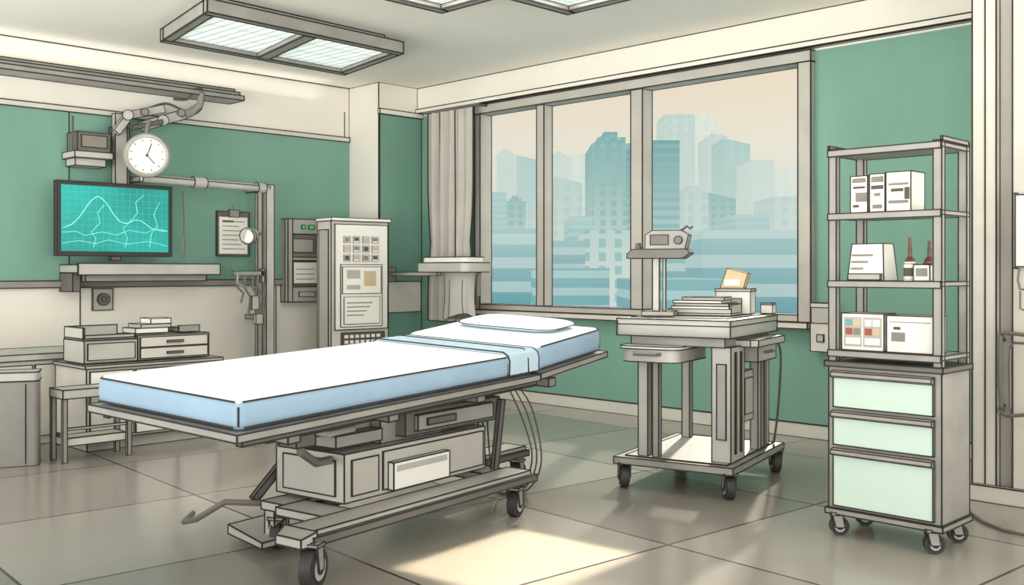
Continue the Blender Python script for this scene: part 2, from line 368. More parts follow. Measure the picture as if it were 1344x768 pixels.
bld(748,778,284,160,H7,'low banded block at the left foot of the tall teal stepped tower',name='apartment_block')
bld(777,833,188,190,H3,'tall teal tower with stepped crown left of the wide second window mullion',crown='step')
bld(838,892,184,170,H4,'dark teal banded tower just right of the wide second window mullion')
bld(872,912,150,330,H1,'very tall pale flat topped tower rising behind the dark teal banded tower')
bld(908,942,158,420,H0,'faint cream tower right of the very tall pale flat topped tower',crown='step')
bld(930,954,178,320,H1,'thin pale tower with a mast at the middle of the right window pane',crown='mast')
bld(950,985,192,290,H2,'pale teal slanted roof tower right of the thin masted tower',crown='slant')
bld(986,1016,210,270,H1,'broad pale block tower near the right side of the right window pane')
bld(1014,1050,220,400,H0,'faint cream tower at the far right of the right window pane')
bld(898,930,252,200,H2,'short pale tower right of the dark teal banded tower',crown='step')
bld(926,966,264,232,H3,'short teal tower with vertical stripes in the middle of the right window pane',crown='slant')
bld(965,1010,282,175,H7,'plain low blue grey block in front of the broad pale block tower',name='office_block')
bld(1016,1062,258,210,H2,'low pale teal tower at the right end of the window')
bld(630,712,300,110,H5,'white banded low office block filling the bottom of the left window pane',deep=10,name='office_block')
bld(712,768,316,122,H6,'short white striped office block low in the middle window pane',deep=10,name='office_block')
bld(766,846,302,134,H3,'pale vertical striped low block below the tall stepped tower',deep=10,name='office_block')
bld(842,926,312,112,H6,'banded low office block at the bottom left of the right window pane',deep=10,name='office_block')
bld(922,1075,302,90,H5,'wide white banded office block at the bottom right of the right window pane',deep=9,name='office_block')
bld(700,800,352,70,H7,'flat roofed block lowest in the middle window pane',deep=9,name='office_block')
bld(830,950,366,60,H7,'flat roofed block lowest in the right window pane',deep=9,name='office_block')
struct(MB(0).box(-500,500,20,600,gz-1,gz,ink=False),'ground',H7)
# ================================================================= CEILING LIGHTS, ADDED LAMPS
def light(A,B3,C3,zb,label,panels=2):
    t=thing('ceiling_light',label,'light',(A.x,A.y,zb)); L=C3.length; Wd=B3.length; le=C3.normalized(); we=B3.normalized()
    fn=lambda p: (le.x*p[0]+we.x*p[1],le.y*p[0]+we.y*p[1],p[2])
    f=MB(.007); e=.07
    f.box(0,L,0,e,0,.09); f.box(0,L,Wd-e,Wd,0,.09); f.box(0,e,e,Wd-e,0,.09); f.box(L-e,L,e,Wd-e,0,.09)
    if panels==2: f.box(L/2-.05,L/2+.05,e,Wd-e,-.004,.09)
    f.map(fn).build('frame','steel',t)
    m=MB(.006); m.box(.12,L-.12,.12,Wd-.12,.088,CZ-zb-.006); m.map(fn).build('mounting_box','steel_l',t)
    rg=[(e,L/2-.05),(L/2+.05,L-e)] if panels==2 else [(e,L-e)]
    for a,c in rg:
        q=MB(.005); q.box(a,c,e,Wd-e,.035,.045); q.map(fn).build('diffuser','diff',t)
    return t
ang=lambda a,l: Vector((math.cos(math.radians(a))*l,math.sin(math.radians(a))*l,0))
A=camw(-2.61,7.5)
light(A,ang(-10,1.06),ang(93,1.72),2.9,'large twin panel ceiling light in a grey frame above the teal monitor')
for (u,v,lab) in ((580,17,'ceiling light cut by the top edge of the photo, nearer the twin panel light'),(745,19,'ceiling light cut by the top edge of the photo, above the window mullion')):
    p=hz(u,v,2.96); light(Vector((p.x,p.y,0)),ang(0,1.15),ang(-90,1.15),2.96,lab,1)
def area(loc,sx,sy,e,col=(1,.98,.95),spread=180,rot=(0,0,0)):
    l=bpy.data.lights.new('fixture_or_added_lamp','AREA'); l.shape='RECTANGLE'; l.size=sx; l.size_y=sy; l.energy=e; l.color=col; l.spread=math.radians(spread)
    o=bpy.data.objects.new('fixture_or_added_lamp',l); COL.objects.link(o); o.location=loc; o.rotation_euler=rot; return o
for (u,v) in ((580,17),(745,19)):
    p=hz(u,v,2.96); area((p.x+.57,p.y-.57,2.99),.9,.9,22)
area((5.02,-3.66,3.0),.66,.78,5,(1,.87,.68),2.5,(0,0,math.radians(6)))  # added lamp, no fixture here: beams the warm sunlight patch onto the floor
area((-.36,-3.4,2.87),.18,5.0,3,(1,.97,.92),170,(math.pi,0,0))   # added uplight above the wall rail to brighten the ceiling
# ================================================================= BED
bed=thing('hospital_bed','wheeled hospital bed with white mattress and blue sides in the middle of the room','bed',(4.17,-3.686,0),99)
HX=1.225; HYW=.4375; sl=.03
shear=lambda p:(p[0],p[1],p[2]+sl*p[0]+.035*(p[1]+HYW)/(2*HYW))
zt=.787; zb=zt-.115
b=MB(.004); b.rbox(-HX,.60,-HYW,HYW,zb,zt,.038,4,1,top=0)
k=.03
for s1 in (-1,1):
    b.seg((-HX+k,s1*(HYW+.001),zb+.014),(.585,s1*(HYW+.001),zb+.014)); b.seg((-HX+k,s1*(HYW-.007),zt-.011),(.585,s1*(HYW-.007),zt-.011))
b.seg((-HX-.001,-HYW+k,zb+.014),(-HX-.001,HYW-k,zb+.014)); b.seg((-HX+.007,-HYW+k,zt-.011),(-HX+.007,HYW-k,zt-.011))
b.seg((-HX+.011,-HYW+.011,zb+.02),(-HX+.011,-HYW+.011,zt-.03))
b.map(shear); b.build('mattress',['sheet','blue'],bed)
hr=.022
lift=lambda p: shear((p[0],p[1],p[2]+.075*max(0,(p[0]-.6))))
b=MB(.004); b.rbox(.608,HX,-HYW,HYW,zb+.004,zt+hr,.040,4,1,top=0)
for s1 in (-1,1):
    b.seg((.65,s1*(HYW-.007),zt+hr-.011),(HX-k,s1*(HYW-.007),zt+hr-.011)); b.seg((.64,s1*(HYW+.001),zb+.018),(HX-k,s1*(HYW+.001),zb+.018))
b.seg((HX-.007,-HYW+k,zt+hr-.011),(HX-.007,HYW-k,zt+hr-.011)); b.seg((.609,-HYW+.010,zb+.03),(.609,-HYW+.010,zt+hr-.035)); b.seg((HX-.012,-HYW+.012,zb+.03),(HX-.012,-HYW+.012,zt+hr-.035))
b.map(lift); b.build('head_mattress',['sheet','blue'],bed)
b=MB(.004); b.prism([(-HYW-.008,zb+.02),(-HYW-.010,zt-.03),(-HYW+.0,zt-.004),(-HYW+.03,zt+.012),(HYW-.03,zt+.012),(HYW-.0,zt-.004),(HYW+.010,zt-.03),(HYW+.008,zb+.02),(HYW-.002,zb+.02),(HYW-.002,zt-.04),(HYW-.04,zt-.002),(-HYW+.04,zt-.002),(-HYW+.002,zt-.04),(-HYW+.002,zb+.02)],.36,.602,'x',mi=0,ink=True,sharp=3)
b.seg((.51,-HYW-.010,zt-.03),(.53,-HYW+.03,zt+.014)); b.seg((.53,-HYW+.03,zt+.014),(.54,HYW-.03,zt+.014)); b.seg((.51,-HYW-.010,zt-.03),(.515,-HYW-.009,zb+.02))
b.map(shear); b.build('folded_sheet','blue_l',bed)
b=MB(.003); b.blob((1.03,.0,zt+hr+.022),.155,.33,.026,.45)
for i in range(40):
    a0=2*math.pi*i/40; a1=2*math.pi*(i+1)/40; sg=lambda t: math.copysign(abs(t)**.45,t)
    q=lambda a:(1.03+.158*sg(math.cos(a)),.333*sg(math.sin(a)),zt+hr+.022)
    b.seg(q(a0),q(a1))
b.map(lift); b.build('pillow','pillow',bed,'pale blue white pillow')
b=MB(.004); e=.02; b.box(-HX-e,.6,-HYW-e,HYW+e,zb-.030,zb-.002); b.map(shear); b.build('bed_frame','steel',bed)
b=MB(.004); b.box(.608,HX+e,-HYW-e,HYW+e,zb-.026,zb+.002); b.map(lift); b.build('head_frame','steel',bed)
for s1 in (-1,1):
    b=MB(.004); b.box(-HX+.03,.62,s1*(HYW-.03)-.015,s1*(HYW-.03)+.015,zb-.055,zb-.032); b.map(shear); b.build('side_rail','steel_d',bed)
for s1 in (-1,1):
    b=MB(.004); b.box(-.95,.95,s1*.24-.025,s1*.24+.025,zb-.105,zb-.056); b.map(shear); b.build('support_rail','steel_d',bed)
for xx in (-.9,-.35,.25,.85):
    b=MB(.004); b.box(xx-.03,xx+.03,-.36,.36,zb-.10,zb-.058); b.map(shear); b.build('cross_rail','steel',bed)
b=MB(.004); b.box(-.12,.58,-.22,.22,.455,.565); b.box(-.06,.5,-.242,-.22,.475,.545,1); b.box(.0,.2,-.25,-.242,.495,.525,2); b.build('lift_head',['steel_d','steel','steel_d'],bed)
b=MB(.004); b.box(-.22,.2,-.16,.16,.43,.57); b.box(-.62,-.22,-.10,.10,.50,.56); b.box(-.5,-.22,-.17,.15,.45,.50); b.build('lift_column','steel',bed)
b=MB(.004); b.box(-.50,.46,-.22,.2,.225,.43); b.box(-.506,-.50,-.17,.15,.25,.40,1); b.box(-.46,-.30,-.226,-.22,.25,.40,1); b.box(-.27,.44,-.226,-.22,.245,.41,0); b.build('lift_body',['steel_l','grey'],bed)
b=MB(.004); b.box(-.24,.14,-.26,-.228,.24,.36,0); b.box(-.22,.12,-.264,-.26,.32,.345,1,ink=False); b.build('control_unit',['white','grey'],bed)
b=MB(.004); b.tube([(-.50,-.14,.40),(-.62,-.18,.41),(-.72,-.2,.47),(-.74,-.2,.57)],.018,10); b.build('foot_bracket','steel_d',bed)
b=MB(.004); b.box(-.79,-.69,-.25,-.15,.50,.56); b.build('bracket_block','steel_d',bed)
b=MB(.004); b.tube([(-.42,-.2,.57),(-.48,-.25,.54),(-.62,-.25,.535),(-.70,-.22,.555)],.014,8); b.build('actuator','steel',bed)
for s1 in (-1,1):
    b=MB(.004); b.bar((.52,s1*.235,.20),(.58,s1*.235,.55),.02,.035); b.build('scissor_arm','steel_d',bed)
b=MB(.004); b.bar((-.60,.235,.20),(-.2,.235,.53),.02,.035); b.build('scissor_arm','steel_d',bed)
b=MB(.004)
b.box(-.84,.60,-.40,-.26,.175,.21); b.box(-.62,1.15,.02,.16,.175,.21); b.box(-.66,-.5,-.26,.02,.176,.209); b.box(.40,.56,-.26,.02,.176,.209)
b.box(-.86,.62,-.425,-.40,.16,.19,1); b.box(-.62,1.15,-.005,.02,.16,.19,1); b.hexa([(-.92,-.42,.16),(-.84,-.42,.16),(-.84,-.24,.16),(-.92,-.28,.16),(-.92,-.42,.195),(-.84,-.42,.21),(-.84,-.24,.21),(-.92,-.28,.195)])
b.build('base_frame',['steel_l','steel_d'],bed)
caster(bed,-.85,-.41,.076,.16,.35,.05); caster(bed,.50,-.38,.062,.16,.2,.042); caster(bed,1.12,.05,.060,.175,.1,.04); caster(bed,-.56,.12,.060,.175,.5,.04)
b=MB(.004); b.hexa([(-.70,.06,.035),(-.62,.38,.035),(-.42,.38,.035),(-.46,.06,.035),(-.70,.06,.06),(-.62,.38,.075),(-.42,.38,.075),(-.46,.06,.06)]); b.box(-.60,-.52,.1,.16,.06,.176); b.build('foot_pedal','steel_l',bed)
b=MB(.004); b.tube([(-.58,.16,.19),(-.70,.3,.20),(-.76,.42,.12),(-.72,.56,.08),(-.6,.66,.08)],.013,8); b.build('pedal_lever','steel_d',bed)
def smooth(pts,n=6):
    P=[Vector(p) for p in pts]; P=[P[0]]+P+[P[-1]]; out=[]
    for i in range(1,len(P)-2):
        for k_ in range(n):
            t=k_/n; a,b_,c,d=P[i-1],P[i],P[i+1],P[i+2]
            out.append(.5*((2*b_)+(c-a)*t+(2*a-5*b_+4*c-d)*t*t+(3*b_-a-3*c+d)*t**3))
    return out+[P[-2]]
for i in range(3):
    b=MB(0); d=.03*i; b.tube(smooth([(.72,-.22+d,.62),(.80,-.27+d,.48-d),(.90,-.26+d,.2),(.92,-.16+d,.03),(.80,-.06+d,.02),(.70,-.08+d,.17),(.57,-.15+d,.46)]),.0045,6); b.build('cable','dark',bed)
# ================================================================= CART
CTR=camw(1.09,5.80); cart=thing('instrument_cart','grey wheeled instrument cart standing in front of the window by the bed head','cart',(CTR.x,CTR.y,0),104)
TZ=.94
b=MB(.004); b.rbox(-.44,.40,-.32,.33,TZ-.10,TZ,.018,2)
for z in (TZ-.005,TZ-.035,TZ-.097):
    P=[(-.441,-.321,z),(.401,-.321,z),(.401,.331,z),(-.441,.331,z)]
    for i in range(4): b.seg(P[i],P[(i+1)%4])
for sx in (-.44,.40):
    for sy in (-.32,.33): b.seg((sx,sy,TZ-.095),(sx,sy,TZ-.006))
b.build('cart_top','steel_l',cart)
b=MB(.003); b.box(-.38,.36,-.27,.27,TZ+.0005,TZ+.003); b.build('top_mat','grey',cart)
b=MB(.004); b.box(-.38,.36,-.27,.27,TZ-.15,TZ-.102); b.build('under_frame','steel',cart)
def rr(w,d,r,n=5):
    pts=[]
    for cx,cy_,a0 in ((w-r,d-r,0),(-w+r,d-r,90),(-w+r,-d+r,180),(w-r,-d+r,270)):
        for i in range(n+1): a=math.radians(a0+90*i/n); pts.append((cx+r*math.cos(a),cy_+r*math.sin(a)))
    return pts
b=MB(.004); b.prism([(x-.25,y+.12) for x,y in rr(.24,.165,.06)],TZ-.235,TZ-.165,'z'); b.prism([(x-.25,y+.12) for x,y in rr(.255,.18,.065)],TZ-.164,TZ-.150,'z',mi=1); d=b.build('drawer',['steel_l','white'],cart)
b=MB(.003); b.tube([(-.492,.05,TZ-.19),(-.525,.06,TZ-.19),(-.525,.19,TZ-.19),(-.492,.2,TZ-.19)],.009,8); b.build('handle','steel_d',d)
b=MB(.004); b.prism([(-.20,-.20),(-.20,-.35),(-.17,-.385),(.32,-.385),(.35,-.35),(.35,-.20)],TZ-.155,TZ-.118,'z'); b.build('side_tray','steel_l',cart)
b=MB(.004); b.box(-.02,.32,-.335,-.2,TZ-.25,TZ-.158); d=b.build('drawer','steel_l',cart)
b=MB(.003); b.tube([(.09,-.337,TZ-.20),(.10,-.358,TZ-.20),(.2,-.358,TZ-.20),(.21,-.337,TZ-.20)],.007,8); b.build('handle','steel_d',d)
b=MB(.004); b.box(-.46,.47,-.34,.34,.135,.172); b.box(-.41,.42,-.29,.29,.172,.177,1); b.build('base_shelf',['steel','steel_l'],cart)
for x,y,wx in ((-.35,.2,.028),(-.36,.125,.018),(.34,-.25,.028),(.14,-.27,.022),(.34,.22,.024),(.24,-.28,.016)):
    b=MB(.004); b.box(x-wx,x+wx,y-wx,y+wx,.177,TZ-.15); b.build('post','steel' if wx<.02 else 'steel_l',cart)
b=MB(.004); b.box(-.36,-.14,-.295,-.19,.177,TZ-.15); b.box(-.30,-.285,-.301,-.295,.22,TZ-.18,1); b.box(-.21,-.195,-.301,-.295,.22,TZ-.18,1); b.box(-.368,-.36,-.27,-.22,.3,.7,1); b.build('column',['steel_l','steel'],cart)
b=MB(.003); b.box(-.1,.08,-.275,-.17,.36,.64); b.box(-.08,.06,-.281,-.275,.40,.60,1); b.build('power_pack',['steel_l','grey'],cart)
for x,y in ((-.41,-.30),(-.41,.30),(.43,-.30),(.43,.30)): caster(cart,x,y,.06,.135,.6,.042)
b=MB(0); b.tube(smooth([(.36,-.30,TZ-.14),(.40,-.34,.72),(.39,-.33,.4),(.40,-.3,.177)]),.007,8); b.build('cable','dark',cart)
def onc(x,y,z=0):
    a=math.radians(104); return (CTR.x+x*math.cos(a)-y*math.sin(a),CTR.y+x*math.sin(a)+y*math.cos(a),TZ+.0075+z)
sc=thing('specimen_viewer','grey viewer head on a short pole at the left end of the cart','device',onc(-.24,.16),28)
pbox(sc,'base','steel',(-.09,.09,-.07,.07,0,.025),.003)
b=MB(.003); b.box(-.036,.0,-.016,.016,.025,.32); b.build('pole','steel_l',sc)
b=MB(.003); b.box(.02,.036,-.008,.008,.025,.32); b.build('pole','steel',sc)
b=MB(.003); b.prism([(-.17,.32),(.14,.32),(.18,.35),(.16,.37),(-.14,.37),(-.17,.345)],-.085,.085,'y'); b.build('platform','steel_d',sc)
b=MB(.003); b.prism([(-.07,.371),(.15,.371),(.17,.45),(.13,.475),(-.03,.475),(-.07,.45)],-.07,.07,'y'); b.box(-.04,.06,-.075,-.07,.395,.45,1); b.cyl((.115,-.07,.42),(.115,-.082,.42),.022,seg=14,mi=1); b.build('viewer_head',['steel','steel_d'],sc)
b=MB(.002); b.tube([(.12,0,.475),(.155,0,.50),(.17,0,.485),(.185,0,.50)],.007,6); b.build('hook','dark',sc)
b=MB(.002); b.cyl((-.12,0,.371),(-.12,0,.405),.022,.014,seg=12); b.build('knob','steel_d',sc)
tr=thing('paper_tray','open tray of stacked papers in the middle of the cart top','tray',onc(.0,-.02),20)
b=MB(.003); b.box(-.18,.18,-.13,.13,0,.012); b.box(-.18,.18,-.13,-.122,.012,.035); b.box(-.18,.18,.122,.13,.012,.06); b.box(.172,.18,-.122,.122,.012,.06); b.build('tray_body','steel_l',tr)
b=MB(.003); b.box(-.165,.165,-.115,.115,.013,.05,0); b.box(-.15,.16,-.11,.10,.051,.066,1); b.box(-.16,.12,-.10,.11,.067,.082,0); b.box(-.11,.13,-.09,.09,.083,.10,1)
for i in range(4): b.box(-.08,.08-.02*i,-.05+.03*i,-.045+.03*i,.1005,.1015,2,ink=False)
b.build('papers',['paper','grey','mark'],tr)
b=MB(.003); b.box(-.10,.10,-.08,.08,0,.13); b.box(-.105,.105,-.085,.085,.13,.145,1); b.box(-.06,.05,-.083,-.08,.03,.09,1)
single(b,'supply_box',['white','grey'],'white box carrying a tan paper bundle on the cart top','box',onc(.24,-.12),22)
b=MB(.0025); b.prism([(-.075,0),(.06,0),(.085,.085),(-.035,.115),(-.05,.07)],-.045,.045,'y'); b.box(-.05,.04,-.05,-.046,.015,.05,1,ink=False)
single(b,'paper_bundle',['bundle','paper'],'tan angled paper bundle standing on the white box on the cart','bundle',onc(.235,-.115,.150),22)
b=MB(.003); b.box(-.035,.035,-.03,.03,0,.05); b.box(-.035,.035,-.03,.03,.051,.06,1)
single(b,'small_box',['white','grey'],'low white lidded box at the right end of the cart top','box',onc(.36,-.278),14)
# ================================================================= SHELF TROLLEY
shx,shy=5.965,-2.21; sh=thing('shelf_trolley','tall grey shelf trolley on wheels with mint drawers at the right of the room','shelf',(shx,shy,0),0)
hw,hd=.255,.15
b=MB(.004); b.box(-hw,hw,-hd,hd,.125,.765); b.build('cabinet_body','steel',sh)
b=MB(.004); b.box(-hw-.012,hw+.012,-hd-.018,hd+.005,.767,.79); b.build('worktop','steel_d',sh)
b=MB(.004); b.box(-hw-.01,hw+.01,-hd-.015,hd+.005,.1,.124); b.build('base_plate','steel',sh)
for z0,z1 in ((.585,.745),(.415,.565),(.14,.395)):
    b=MB(.004); b.box(-hw+.03,hw-.03,-hd-.016,-hd-.001,z0,z1); d=b.build('drawer','mint',sh)
    b=MB(.003); b.prism([(-hd-.04,z1-.02),(-hd-.036,z1-.002),(-hd-.017,z1+.004),(-hd-.017,z1-.028),(-hd-.026,z1-.026)],-hw+.028,hw-.028,'x'); b.build('drawer_handle','steel',d)
for sx in (-1,1):
    for sy in (-1,1):
        b=MB(.0035); x=sx*(hw-.018);y=sy*(hd-.015); b.box(x-.018,x+.018,y-.015,y+.015,.79,1.75); b.build('post','steel',sh)
for z in (.832,1.145,1.448,1.735):
    b=MB(.0035); b.box(-hw+.001,hw-.001,-hd-.006,hd-.002,z-.012,z+.006)
    b.box(-hw,hw,-hd-.01,-hd-.002,z-.02,z+.008); b.build('shelf_board','steel',sh)
for sx in (-1,1): pbox(sh,'top_rail','steel',(sx*hw-.004,sx*hw+.004,-hd,hd-.022,1.748,1.765),.0035)
pbox(sh,'top_rail','steel',(-hw,hw,hd-.02,hd,1.748,1.762),.0035)
for x,y in ((-hw+.04,-hd+.02),(hw-.04,-hd+.02),(-hw+.04,hd-.03),(hw-.04,hd-.03)): caster(sh,x,y,.043,.1,.7,.032)
def sbox(name,x0,x1,z,h,y0,y1,label,cat,marks,mats=('white','mark','dark')):
    b=MB(.003); b.box(x0,x1,y0,y1,0,h)
    w_=x1-x0
    for i,(a,c,e,g,mi) in enumerate(marks): b.box(x0+w_*a,x0+w_*c,y0-.0012-.0004*i,y0-.0001,h*e,h*g,mi,ink=False)
    return single(b,name,list(mats),label,cat,(shx,shy,z+.0095))
z=1.448
sbox('carton',-.165,-.085,z,.165,-.12,-.02,'leftmost of three white cartons on the upper shelf, with dark bars printed','box',[(.1,.9,.82,.94,1),(.15,.85,.66,.72,2),(.3,.95,.3,.55,1),(.15,.5,.15,.22,2)])
sbox('carton',-.075,-.005,z,.170,-.12,-.03,'narrow middle carton of three on the upper shelf, with small dark prints','box',[(.1,.9,.78,.93,1),(.1,.9,.6,.7,2),(.3,.7,.42,.5,1),(.2,.8,.1,.2,1)])
sbox('carton',.005,.115,z,.172,-.13,.01,'rightmost and widest of three white cartons on the upper shelf','box',[(.1,.9,.66,.72,1),(.2,.7,.5,.58,2),(.1,.9,.2,.28,1),(.75,.95,.3,.6,2)])
z=1.145
b=MB(.003); b.hexa([(-.18,-.12,0),(-.01,-.12,0),(-.01,.02,0),(-.18,.02,0),(-.175,-.085,.165),(-.03,-.085,.165),(-.03,.015,.165),(-.175,.015,.165)])
b.box(-.17,-.02,-.135,-.12,0.004,.03,2)
for i in range(3): b.box(-.165,-.11+.02*i,-.1195+.006*i,-.113+.006*i,.05+.03*i,.058+.03*i,1,ink=False)
single(b,'file_box',['white','mark','grey'],'white sloping front file box on the middle shelf','box',(shx,shy,z+.0095))
def bottle(x,y,label,h=.19,body='white'):
    bo=thing('medicine_bottle',label,'bottle',(shx+x,shy+y,z+.0095))
    b=MB(.002); b.lathe([(.024,0),(.026,.006),(.026,.075),(.020,.09)],(0,0,0),18,0,inkz=(2,)); b.build('body',body,bo)
    b=MB(.002); b.lathe([(.0262,.07),(.021,.091),(.009,.105),(.008,.14),(.006,h)],(0,0,0),14,0,inkz=(3,)); b.build('neck','bottle',bo)
    b=MB(0); b.lathe([(.0265,.02),(.0268,.022),(.0268,.055),(.0265,.057)],(0,0,0),18,0); b.build('bottle_label','dark',bo)
bottle(.085,-.07,'white dark necked bottle standing left of the small carton on the middle shelf')
bottle(.145,-.01,'red brown bottle whose slim neck rises behind the small carton on the middle shelf',.175,'red')
b=MB(.003); b.box(-.035,.035,-.03,.03,0,.07); b.box(-.025,.025,-.032,-.03,.02,.055,1,ink=False)
single(b,'small_carton',['white','mark'],'small white carton right of the white bottle on the middle shelf','box',(shx+.155,shy-.085,z+.0095))
z=.832
sbox('patterned_box',-.21,-.012,z,.165,-.115,-.0,'white box with coloured squares printed on it on the lowest shelf','box',
  [(.06,.48,.1,.9,1),(.52,.95,.1,.9,1),(.1,.26,.66,.84,3),(.29,.45,.66,.84,4),(.1,.26,.42,.6,5),(.29,.45,.42,.6,2),(.1,.45,.16,.34,0),(.56,.72,.66,.84,0),(.75,.91,.66,.84,0),(.56,.72,.42,.6,5),(.75,.91,.42,.6,4),(.56,.91,.16,.34,0)],('white','grey','mark','teal','olive','red'))
sbox('white_box',.0,.205,z,.16,-.113,.02,'plain white box with a small grey label on the lowest shelf','box',[(.1,.4,.3,.55,1),(.15,.3,.62,.7,2),(.06,.94,.82,.84,1)])
b=MB(0); pts=[(1246,640),(1256,655),(1272,672),(1292,686),(1318,696),(1350,703),(1400,706)]
P=[hz(u,v,.009) for u,v in pts]; b.tube(P,.008,8); single(b,'extension_cord',['steel_d'],'thin grey cord curving across the floor beside the shelf trolley','cord')
# ================================================================= LEFT WALL GROUP
loc,w_,h_=boxL(75,225,241,336,-.2); mon=thing('monitor','wide teal screen monitor with pale chart lines mounted before the green wall','monitor',loc,90)
b=MB(.006); b.box(-w_/2,w_/2,0,.06,0,h_); b.build('bezel','black',mon)
b=MB(0); b.box(-w_/2+.03,w_/2-.03,-.004,0,.035,h_-.03,ink=False); scn=b.build('screen','screen',mon)
b=MB(0)
for i in range(1,16): x=-w_/2+.03+(w_-.06)*i/16; b.box(x-.001,x+.001,-.006,-.004,.04,h_-.035,ink=False)
for i in range(1,10): zz=.035+(h_-.065)*i/10; b.box(-w_/2+.03,w_/2-.03,-.006,-.004,zz-.001,zz+.001,ink=False)
b.build('grid_lines','grid',scn)
ww=w_-.08; rj=random.Random(7)
def poly(pts,r=.0022):
    b=MB(0); b.tube([(-ww/2+ww*a,-.008,.035+(h_-.065)*c) for a,c in pts],r,5); b.build('trace_line','trace',scn)
poly([(i/40,.34+.5*math.exp(-((i/40-.32)/.17)**2)+.16*math.exp(-((i/40-.7)/.12)**2)+rj.uniform(-.006,.006)) for i in range(41)],.0034)
poly([(0,.28),(.12,.3),(.2,.24),(.36,.3),(.5,.26),(.62,.34),(.78,.3),(.88,.38),(1,.34)])
poly([(0,.12),(.15,.16),(.3,.12),(.42,.18),(.6,.12),(.8,.17),(1,.1)])
poly([(.28,.06),(.3,.2),(.26,.3),(.34,.44),(.32,.6),(.38,.72)])
poly([(.58,.06),(.6,.22),(.56,.36),(.64,.5),(.7,.62),(.68,.78),(.76,.9)])
poly([(.82,.08),(.84,.3),(.9,.42),(.86,.6),(.92,.8)])
b=MB(.005); b.box(-.12,.12,.06,.092,h_*.3,h_*.7); b.build('mount_plate','steel_d',mon)
b=MB(.005); b.box(-.04,.04,.012,.05,-.035,-.006); b.build('foot','steel_d',mon)
loc,w_,h_=boxL(102,288,348,366,-.12); t=thing('ledge_shelf','long narrow grey metal shelf ledge below the teal monitor','shelf',loc,90)
b=MB(.006); b.box(-w_/2,w_/2,0,.365,h_*.45,h_); b.box(-w_/2,w_/2,-.012,0,h_*.3,h_*1.1); b.build('ledge','steel_l',t)
pbox(t,'bracket','steel',(-w_/2+.08,w_/2-.1,.05,.36,-.02,h_*.44),.006); pbox(t,'bracket','steel_d',(-w_/2,-w_/2+.06,.1,.36,-.1,h_*.44),.006)
# rail frame
X=-.12; p0=hx(186,236,X); p1=hx(352,248,X); zr=(p0.z+p1.z)/2
t=thing('rail_frame','grey pipe frame with a long top bar and upright posts against the green wall','frame',(X,p1.y,0),90)
Lb=p1.y-p0.y
b=MB(.005); b.tube([(-Lb,.0,zr+.02),(-Lb*.55,0,zr+.01),(.0,0,zr)],.034,12,ink=True); b.cyl((-Lb*.62,0,zr+.012),(-Lb*.52,0,zr+.012),.046); b.cyl((-.12,0,zr),(-.04,0,zr),.048); b.seg((-Lb,-.033,zr+.035),(0,-.033,zr+.014)); b.build('top_bar','steel_l',t)
b=MB(.005); b.box(-.04,.04,-.035,.035,0,zr+.03); b.build('post','steel_l',t)
b=MB(.005); b.box(-.12,-.075,-.02,.02,0,zr-.035); b.build('post','steel',t)
pbox(t,'wall_bracket','steel',(-.02,.02,.036,.36,zr-.02,zr+.02)); pbox(t,'wall_bracket','steel',(-Lb+.02,-Lb+.06,.034,.36,zr,zr+.04)); pbox(t,'wall_bracket','steel',(-.02,.02,.036,.365,.75,.79))
# jointed arm
X=-.335; q=hx(157,240,X); zt_=hx(157,150,X).z; zb_=hx(157,340,X).z
t=thing('articulated_arm','jointed grey metal arm with clamps on a post above the teal monitor','arm',(X,q.y,0),90)
pbox(t,'post','steel_l',(-.05,.05,-.03,.03,zb_+.1,zt_),.005); pbox(t,'post','steel',(.055,.075,-.02,.02,zb_+.3,zt_-.05),.005)
pbox(t,'wall_bracket','steel_d',(-.03,.03,.031,.138,zt_-.2,zt_-.1),.005)
def wl(u,v,y=-.1):
    p=hx(u,v,X-y); return Vector((p.y-q.y,y,p.z))
b=MB(.004); b.bar(wl(152,174),wl(170,150),.05,.06); b.bar(wl(166,152),wl(214,143),.06,.065); b.bar(wl(186,166),wl(240,150),.07,.08); b.build('arm','steel_l',t)
b=MB(.004); b.cyl(wl(168,151,-.15),wl(168,151,-.05),.042); b.cyl(wl(214,158,-.17),wl(214,158,-.05),.045); b.tube([wl(236,152),wl(250,148),wl(262,138),wl(264,122)],[.042,.036,.03,.026],10,ink=True); b.build('joint','steel',t)
b=MB(.004); b.cyl(wl(190,147,-.16),wl(190,147,-.06),.032); b.bar(wl(172,168,-.17),wl(212,160,-.17),.04,.035); b.cyl(wl(238,148,-.17),wl(238,148,-.06),.032); b.build('clamp','steel_d',t)
b=MB(.005); b.tube(smooth([wl(228,130),wl(246,130),wl(256,118),wl(266,119),wl(264,142),wl(250,152)]),.011,8); b.build('cable','dark',t)
b=MB(.005); b.tube(smooth([wl(196,142),wl(218,136),wl(238,144)]),.011,8); b.build('cable','dark',t)
